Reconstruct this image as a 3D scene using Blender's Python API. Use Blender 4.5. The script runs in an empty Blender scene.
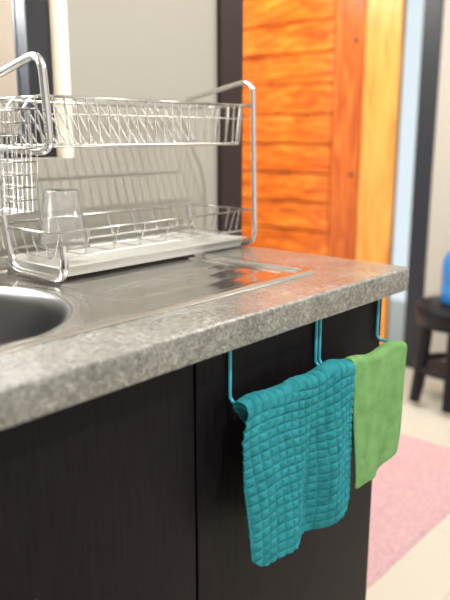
import bpy, bmesh, math, random
from mathutils import Vector, Matrix
random.seed(4)
D=bpy.data; C=bpy.context
col=C.scene.collection
try: C.scene.view_settings.view_transform='Standard'
except Exception as e: print(e)

# ---------------- helpers ----------------
def mat(name, base=(0.8,0.8,0.8), rough=0.5, metal=0.0, **kw):
    m=D.materials.new(name); m.use_nodes=True
    b=m.node_tree.nodes['Principled BSDF']
    b.inputs['Base Color'].default_value=(*base,1)
    b.inputs['Roughness'].default_value=rough
    b.inputs['Metallic'].default_value=metal
    for k,v in kw.items(): b.inputs[k.replace('_',' ')].default_value=v
    return m
def N(m,t,**kw):
    n=m.node_tree.nodes.new(t)
    for k,v in kw.items():
        if k in n.inputs.keys(): n.inputs[k].default_value=v
        else: setattr(n,k,v)
    return n
def L(m,a,b): m.node_tree.links.new(a,b)
def bsdf(m): return m.node_tree.nodes['Principled BSDF']
def coords(m,scale=(1,1,1),rot=(0,0,0)):
    tc=N(m,'ShaderNodeTexCoord'); mp=N(m,'ShaderNodeMapping')
    mp.inputs['Scale'].default_value=scale; mp.inputs['Rotation'].default_value=rot
    L(m,tc.outputs['Object'],mp.inputs['Vector']); return mp.outputs['Vector']
def ramp(m,fac,stops):
    r=N(m,'ShaderNodeValToRGB'); e=r.color_ramp.elements
    while len(e)<len(stops): e.new(0.5)
    for i,(p,c) in enumerate(stops): e[i].position=p; e[i].color=(*c,1)
    L(m,fac,r.inputs['Fac']); return r.outputs['Color']
def bump(m,h,strength=0.3,dist=0.002,prev=None):
    b=N(m,'ShaderNodeBump'); b.inputs['Strength'].default_value=strength; b.inputs['Distance'].default_value=dist
    L(m,h,b.inputs['Height'])
    if prev: L(m,prev,b.inputs['Normal'])
    L(m,b.outputs['Normal'],bsdf(m).inputs['Normal']); return b.outputs['Normal']
def noise(m,vec,scale,detail=4,rough=0.5,dist=0):
    n=N(m,'ShaderNodeTexNoise'); n.inputs['Scale'].default_value=scale; n.inputs['Detail'].default_value=detail
    n.inputs['Roughness'].default_value=rough; n.inputs['Distortion'].default_value=dist
    L(m,vec,n.inputs['Vector']); return n.outputs['Fac']

def obj(name,me,m=None,parent=None,smooth=False):
    o=D.objects.new(name,me); col.objects.link(o)
    if m: me.materials.append(m)
    if parent: o.parent=parent
    if smooth:
        for p in me.polygons: p.use_smooth=True
    return o
def empty(name):
    o=D.objects.new(name,None); col.objects.link(o); o.empty_display_size=0.05; return o
def box(name,x,y,z,m,parent=None,bev=0.0,seg=2):
    bm=bmesh.new(); bmesh.ops.create_cube(bm,size=1)
    for v in bm.verts:
        v.co=Vector((x[0]+(v.co.x+.5)*(x[1]-x[0]), y[0]+(v.co.y+.5)*(y[1]-y[0]), z[0]+(v.co.z+.5)*(z[1]-z[0])))
    if bev>0: bmesh.ops.bevel(bm,geom=bm.edges[:],offset=bev,segments=seg,affect='EDGES',profile=.5)
    me=D.meshes.new(name); bm.to_mesh(me); bm.free()
    return obj(name,me,m,parent)
def fillet(pts,r,n=6):
    pts=[Vector(p) for p in pts]; out=[pts[0]]
    for i in range(1,len(pts)-1):
        a,b,c=pts[i-1],pts[i],pts[i+1]
        u=(a-b); v=(c-b); rr=min(r,u.length*.49,v.length*.49)
        p0=b+u.normalized()*rr; p1=b+v.normalized()*rr
        for k in range(n+1):
            t=k/n; out.append(p0*(1-t)**2+b*2*t*(1-t)+p1*t*t)
    out.append(pts[-1]); return out
def wires(name,polys,r,m,parent=None,res=3):
    cu=D.curves.new(name,'CURVE'); cu.dimensions='3D'; cu.bevel_depth=r; cu.bevel_resolution=res; cu.use_fill_caps=True
    for poly in polys:
        cyc=False
        if isinstance(poly,tuple) and poly[0]=='c': cyc=True; poly=poly[1]
        s=cu.splines.new('POLY'); s.points.add(len(poly)-1)
        for i,p in enumerate(poly): s.points[i].co=(p[0],p[1],p[2],1)
        s.use_cyclic_u=cyc
    cu.materials.append(m)
    tmp=D.objects.new(name+'_c',cu); col.objects.link(tmp)
    me=D.meshes.new_from_object(tmp.evaluated_get(C.evaluated_depsgraph_get()))
    D.objects.remove(tmp)
    for p in me.polygons: p.use_smooth=True
    o=D.objects.new(name,me); col.objects.link(o)
    if parent: o.parent=parent
    return o
def lathe(name,prof,cx,cy,m,parent=None,n=64,solid=0,ripple=0):
    vs=[];fs=[]
    for (r,z) in prof:
        for k in range(n):
            a=2*math.pi*k/n; rr=r*(1+ripple*(1 if k%2 else -1))
            vs.append((cx+rr*math.cos(a),cy+rr*math.sin(a),z))
    for i in range(len(prof)-1):
        for k in range(n):
            fs.append((i*n+k,i*n+(k+1)%n,(i+1)*n+(k+1)%n,(i+1)*n+k))
    me=D.meshes.new(name); me.from_pydata(vs,[],fs)
    o=obj(name,me,m,parent,True)
    if solid:
        md=o.modifiers.new('s','SOLIDIFY'); md.thickness=solid; md.offset=0
    return o

# ---------------- materials ----------------
m_wall=mat('wall_paint',(.36,.34,.29),.5)
bump(m_wall,noise(m_wall,coords(m_wall),60),.08,.002)
m_wall2=mat('wall_paint_end',(.44,.41,.36),.7)
bump(m_wall2,noise(m_wall2,coords(m_wall2),50),.1,.002)
m_ceil=mat('ceiling_paint',(.8,.79,.76),.8)
m_trim=mat('reveal_cream',(.80,.70,.54),.6)
m_floor=mat('floor_tile',(.78,.72,.62),.3)
v=coords(m_floor)
br=N(m_floor,'ShaderNodeTexBrick'); br.offset=0; L(m_floor,v,br.inputs['Vector'])
br.inputs['Scale'].default_value=1; br.inputs['Brick Width'].default_value=.6; br.inputs['Row Height'].default_value=.6
br.inputs['Mortar Size'].default_value=.002
br.inputs['Color1'].default_value=(.66,.62,.53,1); br.inputs['Color2'].default_value=(.64,.60,.51,1); br.inputs['Mortar'].default_value=(.57,.53,.45,1)
L(m_floor,br.outputs['Color'],bsdf(m_floor).inputs['Base Color'])

# countertop laminate: embossed grey stone
m_ct=mat('stone_laminate',(.3,.3,.28),.17)
bsdf(m_ct).inputs['Specular IOR Level'].default_value=.9
bsdf(m_ct).inputs['Coat Weight'].default_value=.5; bsdf(m_ct).inputs['Coat Roughness'].default_value=.12
v=coords(m_ct)
n1=noise(m_ct,v,120,7,.7,1.0); n2=noise(m_ct,v,14,4,.6,.5)
mx=N(m_ct,'ShaderNodeMath',operation='MULTIPLY_ADD'); L(m_ct,n1,mx.inputs[0]); mx.inputs[1].default_value=.75
m2=N(m_ct,'ShaderNodeMath',operation='MULTIPLY'); L(m_ct,n2,m2.inputs[0]); m2.inputs[1].default_value=.25
L(m_ct,m2.outputs[0],mx.inputs[2])
c=ramp(m_ct,mx.outputs[0],[(.33,(.05,.05,.042)),(.45,(.145,.142,.125)),(.55,(.24,.236,.21)),(.70,(.48,.475,.44))])
L(m_ct,c,bsdf(m_ct).inputs['Base Color'])
vo=N(m_ct,'ShaderNodeTexVoronoi',feature='SMOOTH_F1'); vo.inputs['Scale'].default_value=210; L(m_ct,v,vo.inputs['Vector'])
b1=bump(m_ct,vo.outputs['Distance'],.42,.003)
bump(m_ct,n1,.38,.003,b1)

m_steel=mat('brushed_steel',(.64,.625,.60),.18,1.0)
v=coords(m_steel,(3,120,3)); bump(m_steel,noise(m_steel,v,6,3),.03,.001)
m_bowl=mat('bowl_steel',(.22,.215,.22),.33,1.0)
m_chrome=mat('chrome',(.74,.73,.71),.10,1.0)
m_wire=mat('wire_chrome',(.58,.57,.545),.2,.95)
m_tray=mat('tray_plastic',(.46,.45,.41),.35)
m_cup=mat('cup_plastic',(.98,.98,.98),.06); bsdf(m_cup).inputs['Transmission Weight'].default_value=.97; bsdf(m_cup).inputs['IOR'].default_value=1.38

m_cab=mat('black_brown_veneer',(.016,.012,.013),.42); bsdf(m_cab).inputs['Specular IOR Level'].default_value=.12
v=coords(m_cab,(60,60,3)); g=noise(m_cab,v,4,5,.6)
L(m_cab,ramp(m_cab,g,[(.35,(.0045,.0033,.0045)),(.7,(.0115,.0085,.0105))]),bsdf(m_cab).inputs['Base Color'])
bump(m_cab,g,.08,.001)
m_dark=mat('dark_wood_jamb',(.022,.010,.010),.4)
m_darkf=mat('dark_window_frame',(.012,.014,.022),.4)

def wood(name,a,b,c_,sc,rough=.3):
    m=mat(name,a,rough); v=coords(m,sc)
    n=noise(m,v,3.5,6,.6,1.2)
    L(m,ramp(m,n,[(.3,c_),(.5,a),(.72,b)]),bsdf(m).inputs['Base Color'])
    return m
m_plank=wood('varnished_plank',(.64,.135,.009),(.90,.30,.035),(.26,.032,.003),(1.5,1.2,9),.2)
m_stile=wood('varnished_stile',(.50,.105,.009),(.66,.19,.02),(.28,.035,.004),(9,9,1),.22)
m_frame=wood('varnished_frame',(.74,.31,.055),(.82,.40,.10),(.52,.17,.02),(9,9,.8))

m_teal=mat('teal_waffle_cloth',(.015,.27,.30),.95)
bsdf(m_teal).inputs['Specular IOR Level'].default_value=.15
v=coords(m_teal); n=noise(m_teal,v,900,3,.7); n3=noise(m_teal,v,60,3)
L(m_teal,ramp(m_teal,n3,[(.3,(.018,.19,.22)),(.7,(.034,.285,.32))]),bsdf(m_teal).inputs['Base Color'])
bump(m_teal,n,.7,.002)
m_green=mat('green_microfibre',(.18,.42,.13),.95)
bsdf(m_green).inputs['Specular IOR Level'].default_value=.15
v=coords(m_green); n=noise(m_green,v,1000,3,.7); n3=noise(m_green,v,40,3)
L(m_green,ramp(m_green,n3,[(.3,(.145,.31,.10)),(.7,(.21,.41,.155))]),bsdf(m_green).inputs['Base Color'])
bump(m_green,n,.7,.002)
m_cyan=mat('teal_coated_wire',(.05,.38,.48),.3)
m_rug=mat('pink_pile',(.80,.42,.45),1.0); v=coords(m_rug); n=noise(m_rug,v,90,4,.7)
L(m_rug,ramp(m_rug,n,[(.3,(.66,.38,.41)),(.65,(.84,.56,.58))]),bsdf(m_rug).inputs['Base Color']); bump(m_rug,n,1,.01)
m_black=mat('black_plastic',(.012,.012,.014),.4); bsdf(m_black).inputs['Specular IOR Level'].default_value=.2
m_blue=mat('blue_plastic',(.02,.22,.6),.3)
m_glass=mat('window_glass',(.97,.99,1.0),.02); bsdf(m_glass).inputs['Transmission Weight'].default_value=1; bsdf(m_glass).inputs['IOR'].default_value=1.02
m_glass2=mat('tinted_glass',(.80,.92,1.0),.02); bsdf(m_glass2).inputs['Transmission Weight'].default_value=1; bsdf(m_glass2).inputs['IOR'].default_value=1.02

# ---------------- room ----------------
box('floor',(-3,3.2),(-3.2,2.8),(-.05,0),m_floor)
box('ceiling',(-3,3.2),(-1.6,2.8),(2.6,2.65),m_ceil)
wb=empty('wall_back')
Y0,Y1=.62,.76
WX0,WX1,WZ0,WZ1=-1.5,-.31,1.10,2.1
box('panel_below',(-2.5,.137),(Y0,Y1),(0,WZ0),m_wall,wb)
box('panel_above',(-2.5,.137),(Y0,Y1),(WZ1,2.6),m_wall,wb)
box('panel_left',(-2.5,WX0),(Y0,Y1),(WZ0,WZ1),m_wall,wb)
box('panel_right',(WX1,.137),(Y0,Y1),(WZ0,WZ1),m_wall,wb)
box('reveal_right',(WX1-.006,WX1),(Y0-.001,Y1),(WZ0,WZ1),m_trim,wb)
box('wall_left',(-2.6,-2.5),(-1.6,2.7),(0,2.6),m_wall)
box('wall_far',(.222,3.2),(2.7,2.8),(0,2.6),m_wall2)
wn=empty('window_1')
fx1=WX1-.006
FW=.058
box('frame_right',(fx1-FW,fx1-.0),(Y0+.05,Y1-.04),(WZ0,WZ1),m_darkf,wn,.004)
box('frame_left',(WX0,WX0+.06),(Y0+.05,Y1-.04),(WZ0,WZ1),m_darkf,wn,.004)
box('frame_bottom',(WX0+.06,fx1-FW),(Y0+.05,Y1-.04),(WZ0,WZ0+.05),m_darkf,wn,.004)
box('frame_top',(WX0+.06,fx1-FW),(Y0+.05,Y1-.04),(WZ1-.05,WZ1),m_darkf,wn,.004)
box('pane',(WX0+.06,fx1-FW),(Y0+.085,Y0+.089),(WZ0+.05,WZ1-.05),m_glass,wn)
box('trim_1',(.137,.222),(Y0-.015,Y1+.015),(0,2.6),m_dark,None,.003)

# end wall
XE=1.9
we=empty('wall_right')
box('panel_a',(XE,XE+.14),(-3.2,.853),(0,2.6),m_wall2,we)
box('panel_b',(XE,XE+.14),(2.28,2.7),(0,2.6),m_wall2,we)
box('panel_c',(XE,XE+.14),(.853,2.28),(2.12,2.6),m_wall2,we)
box('baseboard_right',(XE-.015,XE),(-3.2,.853),(0,.08),m_dark)
w2=empty('window_2')
box('side_frame',(XE-.005,XE+.03),(.853,.948),(0,2.12),m_darkf,w2,.004)
box('pane',(XE+.012,XE+.018),(.948,1.052),(.05,2.12),m_glass2,w2)
box('sill',(XE,XE+.06),(.948,1.052),(0,.05),m_darkf,w2)
dr=empty('door_1')
box('frame_jamb_right',(XE-.01,XE+.04),(1.052,1.240),(0,2.12),m_frame,dr,.004)
box('frame_jamb_left',(XE-.01,XE+.08),(2.2,2.28),(0,2.12),m_frame,dr,.004)
box('stile_right',(XE+.015,XE+.06),(1.262,1.428),(.01,2.1),m_stile,dr,.004)
box('stile_left',(XE+.015,XE+.06),(2.06,2.195),(.01,2.1),m_stile,dr,.004)
z=.02
i=0
while z<2.08:
    h=min(.155,2.09-z)
    box('plank_%d'%i,(XE+.022,XE+.05),(1.438,2.058),(z,z+h-.009),m_plank,dr,.004)
    z+=h; i+=1
box('backing',(XE+.05,XE+.056),(1.245,2.19),(.02,2.09),m_dark,dr)
for zz in (.3,.95,1.6):
    bm=bmesh.new(); bmesh.ops.create_uvsphere(bm,u_segments=12,v_segments=8,radius=.012)
    for q in bm.verts: q.co=Vector((q.co.x*.4+XE+.014,q.co.y+1.30,q.co.z+zz))
    me=D.meshes.new('stud'); bm.to_mesh(me); bm.free(); obj('stud',me,m_dark,dr,True)

# ---------------- cabinet ----------------
cab=empty('kitchen_cabinet')
CB=.855
box('door_right',(-.559,-.045),(.03,.048),(.10,CB-.006),m_cab,cab,.0015)
box('door_mid',(-1.06,-.564),(.03,.048),(.10,CB-.006),m_cab,cab,.0015)
box('door_left',(-1.56,-1.065),(.03,.048),(.10,CB-.006),m_cab,cab,.0015)
box('door_end',(-2.06,-1.565),(.03,.048),(.10,CB-.006),m_cab,cab,.0015)
box('side_right',(-.063,-.045),(.05,.615),(0,CB),m_cab,cab)
box('side_left',(-2.06,-2.04),(.05,.615),(0,CB),m_cab,cab)
box('divider',(-.57,-.552),(.065,.6),(.1,CB),m_cab,cab)
box('bottom_shelf',(-2.04,-.063),(.05,.615),(.1,.118),m_cab,cab)
box('kick_board',(-2.04,-.063),(.09,.105),(0,.1),m_cab,cab)

# ---------------- countertop: rounded slab with sink cut-out ----------------
def slab():
    x0,x1,y0,y1=-2.1,.006,0,.618
    def loop(d,z):
        r=max(.002,.009-d); P=[]
        for (cx,cy,a0) in ((x1-d-r,y0+d+r,-90),(x1-d-r,y1-r,0),(x0+r,y1-r,90),(x0+r,y0+d+r,180)):
            for k in range(7):
                a=math.radians(a0+15*k); P.append((cx+r*math.cos(a),cy+r*math.sin(a),z))
        return P
    bm=bmesh.new()
    prof=[(.003,CB),(.001,CB+.001),(0,CB+.004)]
    R=.006
    for k in range(7):
        a=math.radians(15*k); prof.append((R*(1-math.cos(a)),.9-R+R*math.sin(a)))
    loops=[[bm.verts.new(p) for p in loop(d,z)] for d,z in prof]
    n=len(loops[0])
    for a,b in zip(loops[:-1],loops[1:]):
        for k in range(n):
            f=bm.faces.new((a[k],a[(k+1)%n],b[(k+1)%n],b[k])); f.smooth=True
    hx0,hx1,hy0,hy1=-1.244,-.171,.116,.539
    hole=[[bm.verts.new((x,y,z)) for x,y in ((hx0,hy0),(hx1,hy0),(hx1,hy1),(hx0,hy1))] for z in (CB,.9)]
    for k in range(4):
        bm.faces.new((hole[1][k],hole[1][(k+1)%4],hole[0][(k+1)%4],hole[0][k]))
    for ring,h in ((loops[-1],hole[1]),(loops[0],hole[0])):
        es=[]
        for Lp in (ring,h):
            for k in range(len(Lp)):
                e=bm.edges.get((Lp[k],Lp[(k+1)%len(Lp)])) or bm.edges.new((Lp[k],Lp[(k+1)%len(Lp)]))
                es.append(e)
        bmesh.ops.triangle_fill(bm,use_beauty=True,use_dissolve=False,edges=es)
    bmesh.ops.recalc_face_normals(bm,faces=bm.faces[:])
    me=D.meshes.new('countertop'); bm.to_mesh(me); bm.free(); return me
obj('countertop',slab(),m_ct)

# ---------------- sink ----------------
sink=empty('kitchen_sink')
SX0,SX1,SY0,SY1=-1.26,-.155,.10,.555
BX,BY=-.80,.325
def sstep(a,b,x):
    t=max(0,min(1,(x-a)/(b-a))); return t*t*(3-2*t)
def rr(x,y,x0,x1,y0,y1,r):
    cx,cy=(x0+x1)/2,(y0+y1)/2
    qx=abs(x-cx)-(x1-x0)/2+r; qy=abs(y-cy)-(y1-y0)/2+r
    return math.hypot(max(qx,0),max(qy,0))+min(max(qx,qy),0)-r
st=.0035
nx=int((SX1-SX0)/st); ny=int((SY1-SY0)/st)
vs=[];fs=[]
for j in range(ny+1):
    for i in range(nx+1):
        x=SX0+(SX1-SX0)*i/nx; y=SY0+(SY1-SY0)*j/ny
        d=rr(x,y,SX0,SX1,SY0,SY1,.03)
        zz=.9002+.0048*sstep(0,-.006,d)-.0060*sstep(-.018,-.028,d)
        dd=rr(x,y,-.545,-.195,.135,.52,.03)   # drainer recess
        zz-=.0022*sstep(0,-.012,dd)
        if dd<-.012 :
            w=sstep(-.012,-.03,dd)
            zz+=.0011*w*(0.5+0.5*math.cos(2*math.pi*(y-.135)/.055))**2*sstep(-.54,-.5,x)
        vs.append((x,y,zz+.0004))
for j in range(ny):
    for i in range(nx):
        a=j*(nx+1)+i; q=(a,a+1,a+nx+2,a+nx+1)
        x=(vs[a][0]+vs[a+1][0])/2; y=(vs[a][1]+vs[a+nx+1][1])/2
        if math.hypot(x-BX,y-BY)<.204 : continue
        if rr(x,y,SX0,SX1,SY0,SY1,.03)>0: continue
        fs.append(q)
me=D.meshes.new('panel'); me.from_pydata(vs,[],fs)
bm=bmesh.new(); bm.from_mesh(me); bmesh.ops.delete(bm,geom=[q for q in bm.verts if not q.link_faces],context='VERTS'); bm.to_mesh(me); bm.free()
obj('drainer_panel',me,m_steel,sink,True)
lathe('bowl',[(.232,.8978),(.226,.9010),(.212,.9022),(.203,.9010),(.197,.895),(.192,.88),(.186,.80),(.178,.765),(.150,.748),(.05,.744),(.035,.742),(.0,.742)],BX,BY,m_bowl,sink,96)
lathe('bowl_rim',[(.234,.8982),(.227,.9018),(.213,.9030),(.204,.9018),(.1985,.896)],BX,BY,m_steel,sink,96)
lathe('drain',[(.036,.7435),(.03,.745),(.012,.7445),(0,.7445)],BX,BY,m_chrome,sink,32)

# ---------------- dish rack ----------------
rack=empty('dish_rack')
XL,XR=-.54,-.012
YF,YB=.372,.578
S=.9035
fl=fillet([(XL,YB,1.232),(XL,YF+.01,1.275),(XL,YF-.004,1.118),(XL,YB-.02,1.126),(XL,.505,S+.0065),(XL,YF-.024,S+.0065),(XL,YF-.022,.968)],.035,8)
wires('frame_left',[fl],.0070,m_chrome,rack)
fr=fillet([(XR,YB,1.226),(XR,YF+.01,1.262),(XR,YF,S+.004),(XR,.55,S+.004)],.035,8)
wires('frame_right',[fr],.0056,m_chrome,rack)
wires('brace',[fillet([(XR,.55,S+.004),(XR,YB,.96),(XR,YB,.99)],.02)],.0056,m_chrome,rack)
def tier(name,zt,zb,x0,x1,inset,step,lean,parent,rr_=.0015,rim=.0028):
    polys=[]; 
    yf,yb=YF+.010,YB-.004
    wires(name+'_rim',[('c',fillet([(x0,yf,zt),(x1,yf,zt),(x1,yb,zt),(x0,yb,zt),(x0,yf,zt)],.0,1)[:-1])],rim,m_wire,parent)
    lo=[[(x0+.01,yf+inset,zb),(x1-.01,yf+inset,zb)],[(x0+.01,yb-inset,zb),(x1-.01,yb-inset,zb)],
        [(x0+.01,(yf+yb)/2,zb-.002),(x1-.01,(yf+yb)/2,zb-.002)]]
    wires(name+'_rails',lo,rim*.95,m_wire,parent)
    x=x0+.012
    while x<x1-.012:
        polys.append(fillet([(x,yf,zt),(min(x+lean,x1-.005),yf+inset,zb),(min(x+lean,x1-.005),yb-inset,zb),(x,yb,zt)],.008,3))
        x+=step
    for xe in (x0,x1):
        s=1 if xe==x0 else -1
        for k in range(1,6):
            y=yf+(yb-yf)*k/6; polys.append([(xe,y,zt),(xe+s*.012,y,zb)])
    wires(name+'_wires',polys,rr_,m_wire,parent,2)
tier('upper',1.207,1.128,XL+.005,XR-.004,.03,.0225,.03,rack,.0019)
wires('upper_mid_rail',[[(XL+.005,YF+.02,1.180),(XR-.004,YF+.02,1.180)]],.0014,m_wire,rack)
tier('lower',.985,.938,XL+.003,XR-.004,.016,.065,.0,rack,.0011,.0019)
# drip tray
def tray():
    n=D.meshes.new('drip_tray'); x0,x1,y0,y1=XL+.02,XR-.012,YF+.022,YB-.012
    z0,z1=S+.0,S+.020
    ring=lambda d,z:[(x0+d,y0+d,z),(x1-d,y0+d,z),(x1-d,y1-d,z),(x0+d,y1-d,z)]
    order=[ring(.006,z0),ring(0,z1-.002),ring(-.005,z1-.002),ring(-.005,z1),ring(.002,z1),ring(.010,z0+.002)]
    V=[p for r_ in order for p in r_]; F=[]
    for i in range(5):
        for k in range(4): F.append((i*4+k,i*4+(k+1)%4,(i+1)*4+(k+1)%4,(i+1)*4+k))
    F.append((20,21,22,23)); F.append((3,2,1,0))
    n.from_pydata(V,[],F); return n
obj('drip_tray',tray(),m_tray,rack)
# utensil basket (wire)
bx0,bx1,by0,by1,bz0,bz1=-.70,-.568,.365,.475,1.025,1.185
P=[]
for k in range(9):
    z_=bz0+(bz1-bz0)*k/8; t=.006*(1-k/8)
    P.append(('c',[(bx0+t,by0+t,z_),(bx1-t,by0+t,z_),(bx1-t,by1-t,z_),(bx0+t,by1-t,z_)]))
for k in range(11):
    t=k/10; x_=bx0+(bx1-bx0)*t
    P.append([(x_,by0,bz1),(x_,by0+.006,bz0),(x_,by1-.006,bz0),(x_,by1,bz1)])
for k in range(1,8):
    y_=by0+(by1-by0)*k/8
    P.append([(bx0,y_,bz1),(bx0+.006,y_,bz0),(bx1-.006,y_,bz0),(bx1,y_,bz1)])
wires('utensil_basket',P,.0012,m_wire,rack,2)
wires('utensil_basket_rim',[('c',[(bx0,by0,bz1),(bx1,by0,bz1),(bx1,by1,bz1),(bx0,by1,bz1)]),
   fillet([(bx1,.40,bz1),(-.552,.40,bz1+.02),(-.533,.40,1.209)],.01),fillet([(bx1,.45,bz1),(-.552,.45,bz1+.02),(-.533,.45,1.209)],.01)],.0022,m_wire,rack)

# cup, upside down on the lower tier
cx,cy=-.440,.490
lathe('plastic_cup',[(.046,.9412),(.0465,.945),(.044,.949),(.0385,1.000),(.0365,1.002),(.032,1.044),(.030,1.0475),(.0,1.0475)],cx,cy,m_cup,None,48,.0018,.014)

# ---------------- towel bar ----------------
tbn=empty('towel_bar')
BZ=.765
bar_y=lambda x: -.006+(-.030+.006)*(x+.50)/(.436)
hk=[]
for x in (-.493,-.273,-.066,-.262):
    hk.append(fillet([(x,.053,.80),(x,.053,.8522),(x,.0262,.8522),(x,.0262,BZ+.002),(x,bar_y(x),BZ)],.012,6))
hk.append([(-.496,bar_y(-.496),BZ),(-.063,bar_y(-.063),BZ)])
wires('wire',hk,.0029,m_cyan,tbn)

# ---------------- towels ----------------
def cloth(name,x0,x1,hem_f,hem_b,topz,fold,waffle,m,res=.0018,th=.003):
    W=x1-x0; nx=int(W/res)
    R=.009
    vs=[];fs=[]
    maxL=topz-min(hem_f(0),hem_f(.5),hem_f(1))+topz-min(hem_b(0),hem_b(1))
    ny=int(maxL/res)
    for i in range(nx+1):
        u=i/nx; x=x0+W*u
        Lf=topz-R-hem_f(u); Lb=topz-R-hem_b(u); arc=math.pi*R; T=Lf+arc+Lb
        for j in range(ny+1):
            s=T*j/ny
            if s<Lf: z=hem_f(u)+s; off=-R; nrm=Vector((0,-1,0)); dep=(Lf-s)
            elif s<Lf+arc:
                a=(s-Lf)/R; off=-R*math.cos(a); z=topz-R+R*math.sin(a); nrm=Vector((0,-math.cos(a),math.sin(a))); dep=0
            else:
                z=topz-R-(s-Lf-arc); off=R; nrm=Vector((0,1,0)); dep=(s-Lf-arc)
            front = s<Lf+arc*.5
            fy,fz,fx=fold(u,dep,front)
            y=bar_y(x)+off+fy
            p=Vector((x+fx,y,z+fz))
            if waffle:
                sx=(x-x0)+.004*math.sin(dep*22+1); sz=dep+.005*math.sin(u*8)
                a_=abs(math.sin(math.pi*sx/waffle)); b_=abs(math.sin(math.pi*sz/(waffle*.85)))
                p+=nrm*.0042*(min(a_,b_)**.6)
            p.y=min(p.y,.0235)
            vs.append(p)
    for i in range(nx):
        for j in range(ny):
            a=i*(ny+1)+j; fs.append((a,a+1,a+ny+2,a+ny+1))
    me=D.meshes.new(name); me.from_pydata(vs,[],fs)
    o=obj(name,me,m,None,True)
    md=o.modifiers.new('s','SOLIDIFY'); md.thickness=th; md.offset=0 
    return o
def fold_t(u,dep,front):
    k=min(1,dep/.24)
    g=lambda c,w: math.exp(-((u-c)/w)**2)
    if front:
        y=-.004 -.026*k*g(.18,.30) +.016*k*g(.60,.10) -.016*k*g(.80,.13) +.004*math.sin(u*20+dep*18)*k
        y-=.006*g(.85,.15)
        x=-.016*min(1,dep/.04)*g(0,.3)+.004*k*g(0,.25)-.010*k*g(1,.2)
    else:
        y=.002; x=.05*min(1,dep/.06)*(1-u)
    z=.007*g(.82,.14)*max(0,1-dep/.05)+.002*math.sin(u*17)*max(0,1-dep/.03)
    return y,z,x
def hem_t(u):
    return .514+.034*math.exp(-u/.07)+.009*math.sin(u*7)+.010*u+.004*math.exp(-(1-u)/.05)
cloth('waffle_towel',-.508,-.252,hem_t,lambda u:.60,.777,fold_t,.0165,m_teal,.0014)
def fold_g(u,dep,front):
    k=min(1,dep/.2); g=lambda c,w: math.exp(-((u-c)/w)**2)
    y=(-.003-.014*k*g(.2,.25)-.008*k*g(.8,.2)+.003*math.sin(u*14+dep*25)*k) if front else .001
    z=.004*math.sin(u*9+1)*max(0,1-dep/.04)
    x=.006*k*g(0,.3)-.020*k*g(1,.5)
    if not front: x=.02*min(1,dep/.06)*(1-u)-.03*min(1,dep/.06)*u
    return y,z,x
cloth('green_cloth',-.246,-.076,lambda u:.537+.034*u+.012*math.exp(-u/.06)+.004*math.sin(u*9),lambda u:.60,.777,fold_g,0,m_green,.003,.0035)

# ---------------- rug ----------------
def rug():
    x0,x1,y0,y1=.10,1.13,.165,.80; nx,ny=160,100; vs=[];fs=[]
    for j in range(ny+1):
        for i in range(nx+1):
            x=x0+(x1-x0)*i/nx;y=y0+(y1-y0)*j/ny
            d=-rr(x,y,x0,x1,y0,y1,.02)
            vs.append((x+random.uniform(-.002,.002),y+random.uniform(-.002,.002),.001+.014*sstep(0,.015,d)+(random.uniform(0,.003) if d>.004 else 0)))
    for j in range(ny):
        for i in range(nx):
            a=j*(nx+1)+i; fs.append((a,a+1,a+nx+2,a+nx+1))
    me=D.meshes.new('r'); me.from_pydata(vs,[],fs); return me
obj('pink_rug',rug(),m_rug,None,True)

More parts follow.
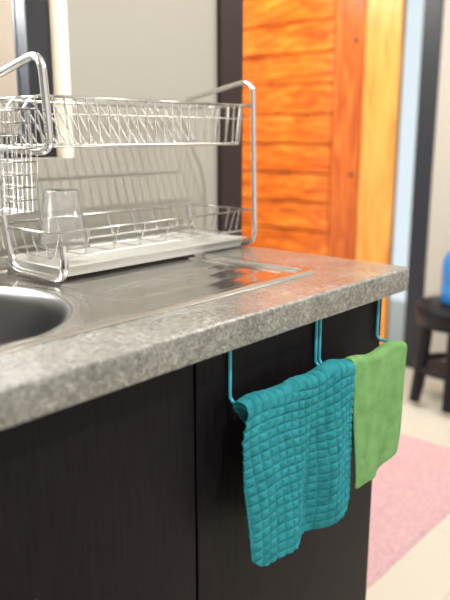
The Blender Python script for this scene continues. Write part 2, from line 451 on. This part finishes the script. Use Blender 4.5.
# ---------------- stool + jug ----------------
stl=empty('stool'); sx,sy=1.58,.55
lathe('seat',[(0,.452),(.155,.452),(.168,.446),(.17,.42),(.162,.36),(.155,.36),(.155,.41),(0,.41)],sx,sy,m_black,stl,48)
lg=[]
for a in (20,80,140,200,260,320):
    c_,s_=math.cos(math.radians(a)),math.sin(math.radians(a))
    lg.append([(sx+.13*c_,sy+.13*s_,.40),(sx+.165*c_,sy+.165*s_,.024)])
wires('legs',lg,.024,m_black,stl)
wires('ring',[('c',[(sx+.15*math.cos(t*math.pi/16),sy+.15*math.sin(t*math.pi/16),.17) for t in range(32)])],.016,m_black,stl)
lathe('water_jug',[(0,.4535),(.085,.4535),(.095,.462),(.095,.53),(.089,.54),(.095,.55),(.095,.63),(.085,.66),(.04,.70),(.03,.71),(.03,.74),(.033,.742),(.033,.765),(0,.765)],sx+.01,sy-.02,m_blue,None,40)

# ---------------- lights ----------------
w=D.worlds.new('World'); C.scene.world=w; w.use_nodes=True
bg=w.node_tree.nodes['Background']; bg.inputs['Color'].default_value=(1,.99,.97,1); bg.inputs['Strength'].default_value=.98
def area(name,loc,target,size,power,color,sy=None):
    l=D.lights.new(name,'AREA'); l.energy=power; l.color=color; l.size=size
    if sy: l.shape='RECTANGLE'; l.size_y=sy
    o=D.objects.new(name,l); col.objects.link(o); o.location=loc
    o.rotation_euler=(Vector(target)-Vector(loc)).to_track_quat('-Z','Y').to_euler(); return o
area('door_fill_light',(.75,1.75,2.3),(1.9,1.7,1.0),.7,36,(1,.93,.82))  # added fill to brighten the plank door, no fixture in the passage
area('window_daylight',(-.95,.9,1.75),(-.6,0,.9),1.0,75,(1,.98,.95),.7)
area('ceiling_lamp',(-.55,-.9,2.45),(-.3,.5,1.0),.05,34,(1,.97,.93))
area('floor_light',(1.2,-.6,2.4),(1.0,.4,0),.6,24,(1,.97,.93))

# ---------------- camera ----------------
cd=D.cameras.new('camera'); cam=D.objects.new('camera',cd); col.objects.link(cam); C.scene.camera=cam
cd.sensor_fit='VERTICAL'; cd.sensor_height=36; cd.lens=41.4
cam.location=(-1.207,-.596,1.145)
p=math.radians(13.4); h=math.radians(41.5)
d=Vector((math.cos(h)*math.cos(p),math.sin(h)*math.cos(p),-math.sin(p)))
cam.rotation_euler=d.to_track_quat('-Z','Y').to_euler()
cd.clip_start=.02
cd.dof.use_dof=True; cd.dof.focus_distance=1.1; cd.dof.aperture_fstop=2.8
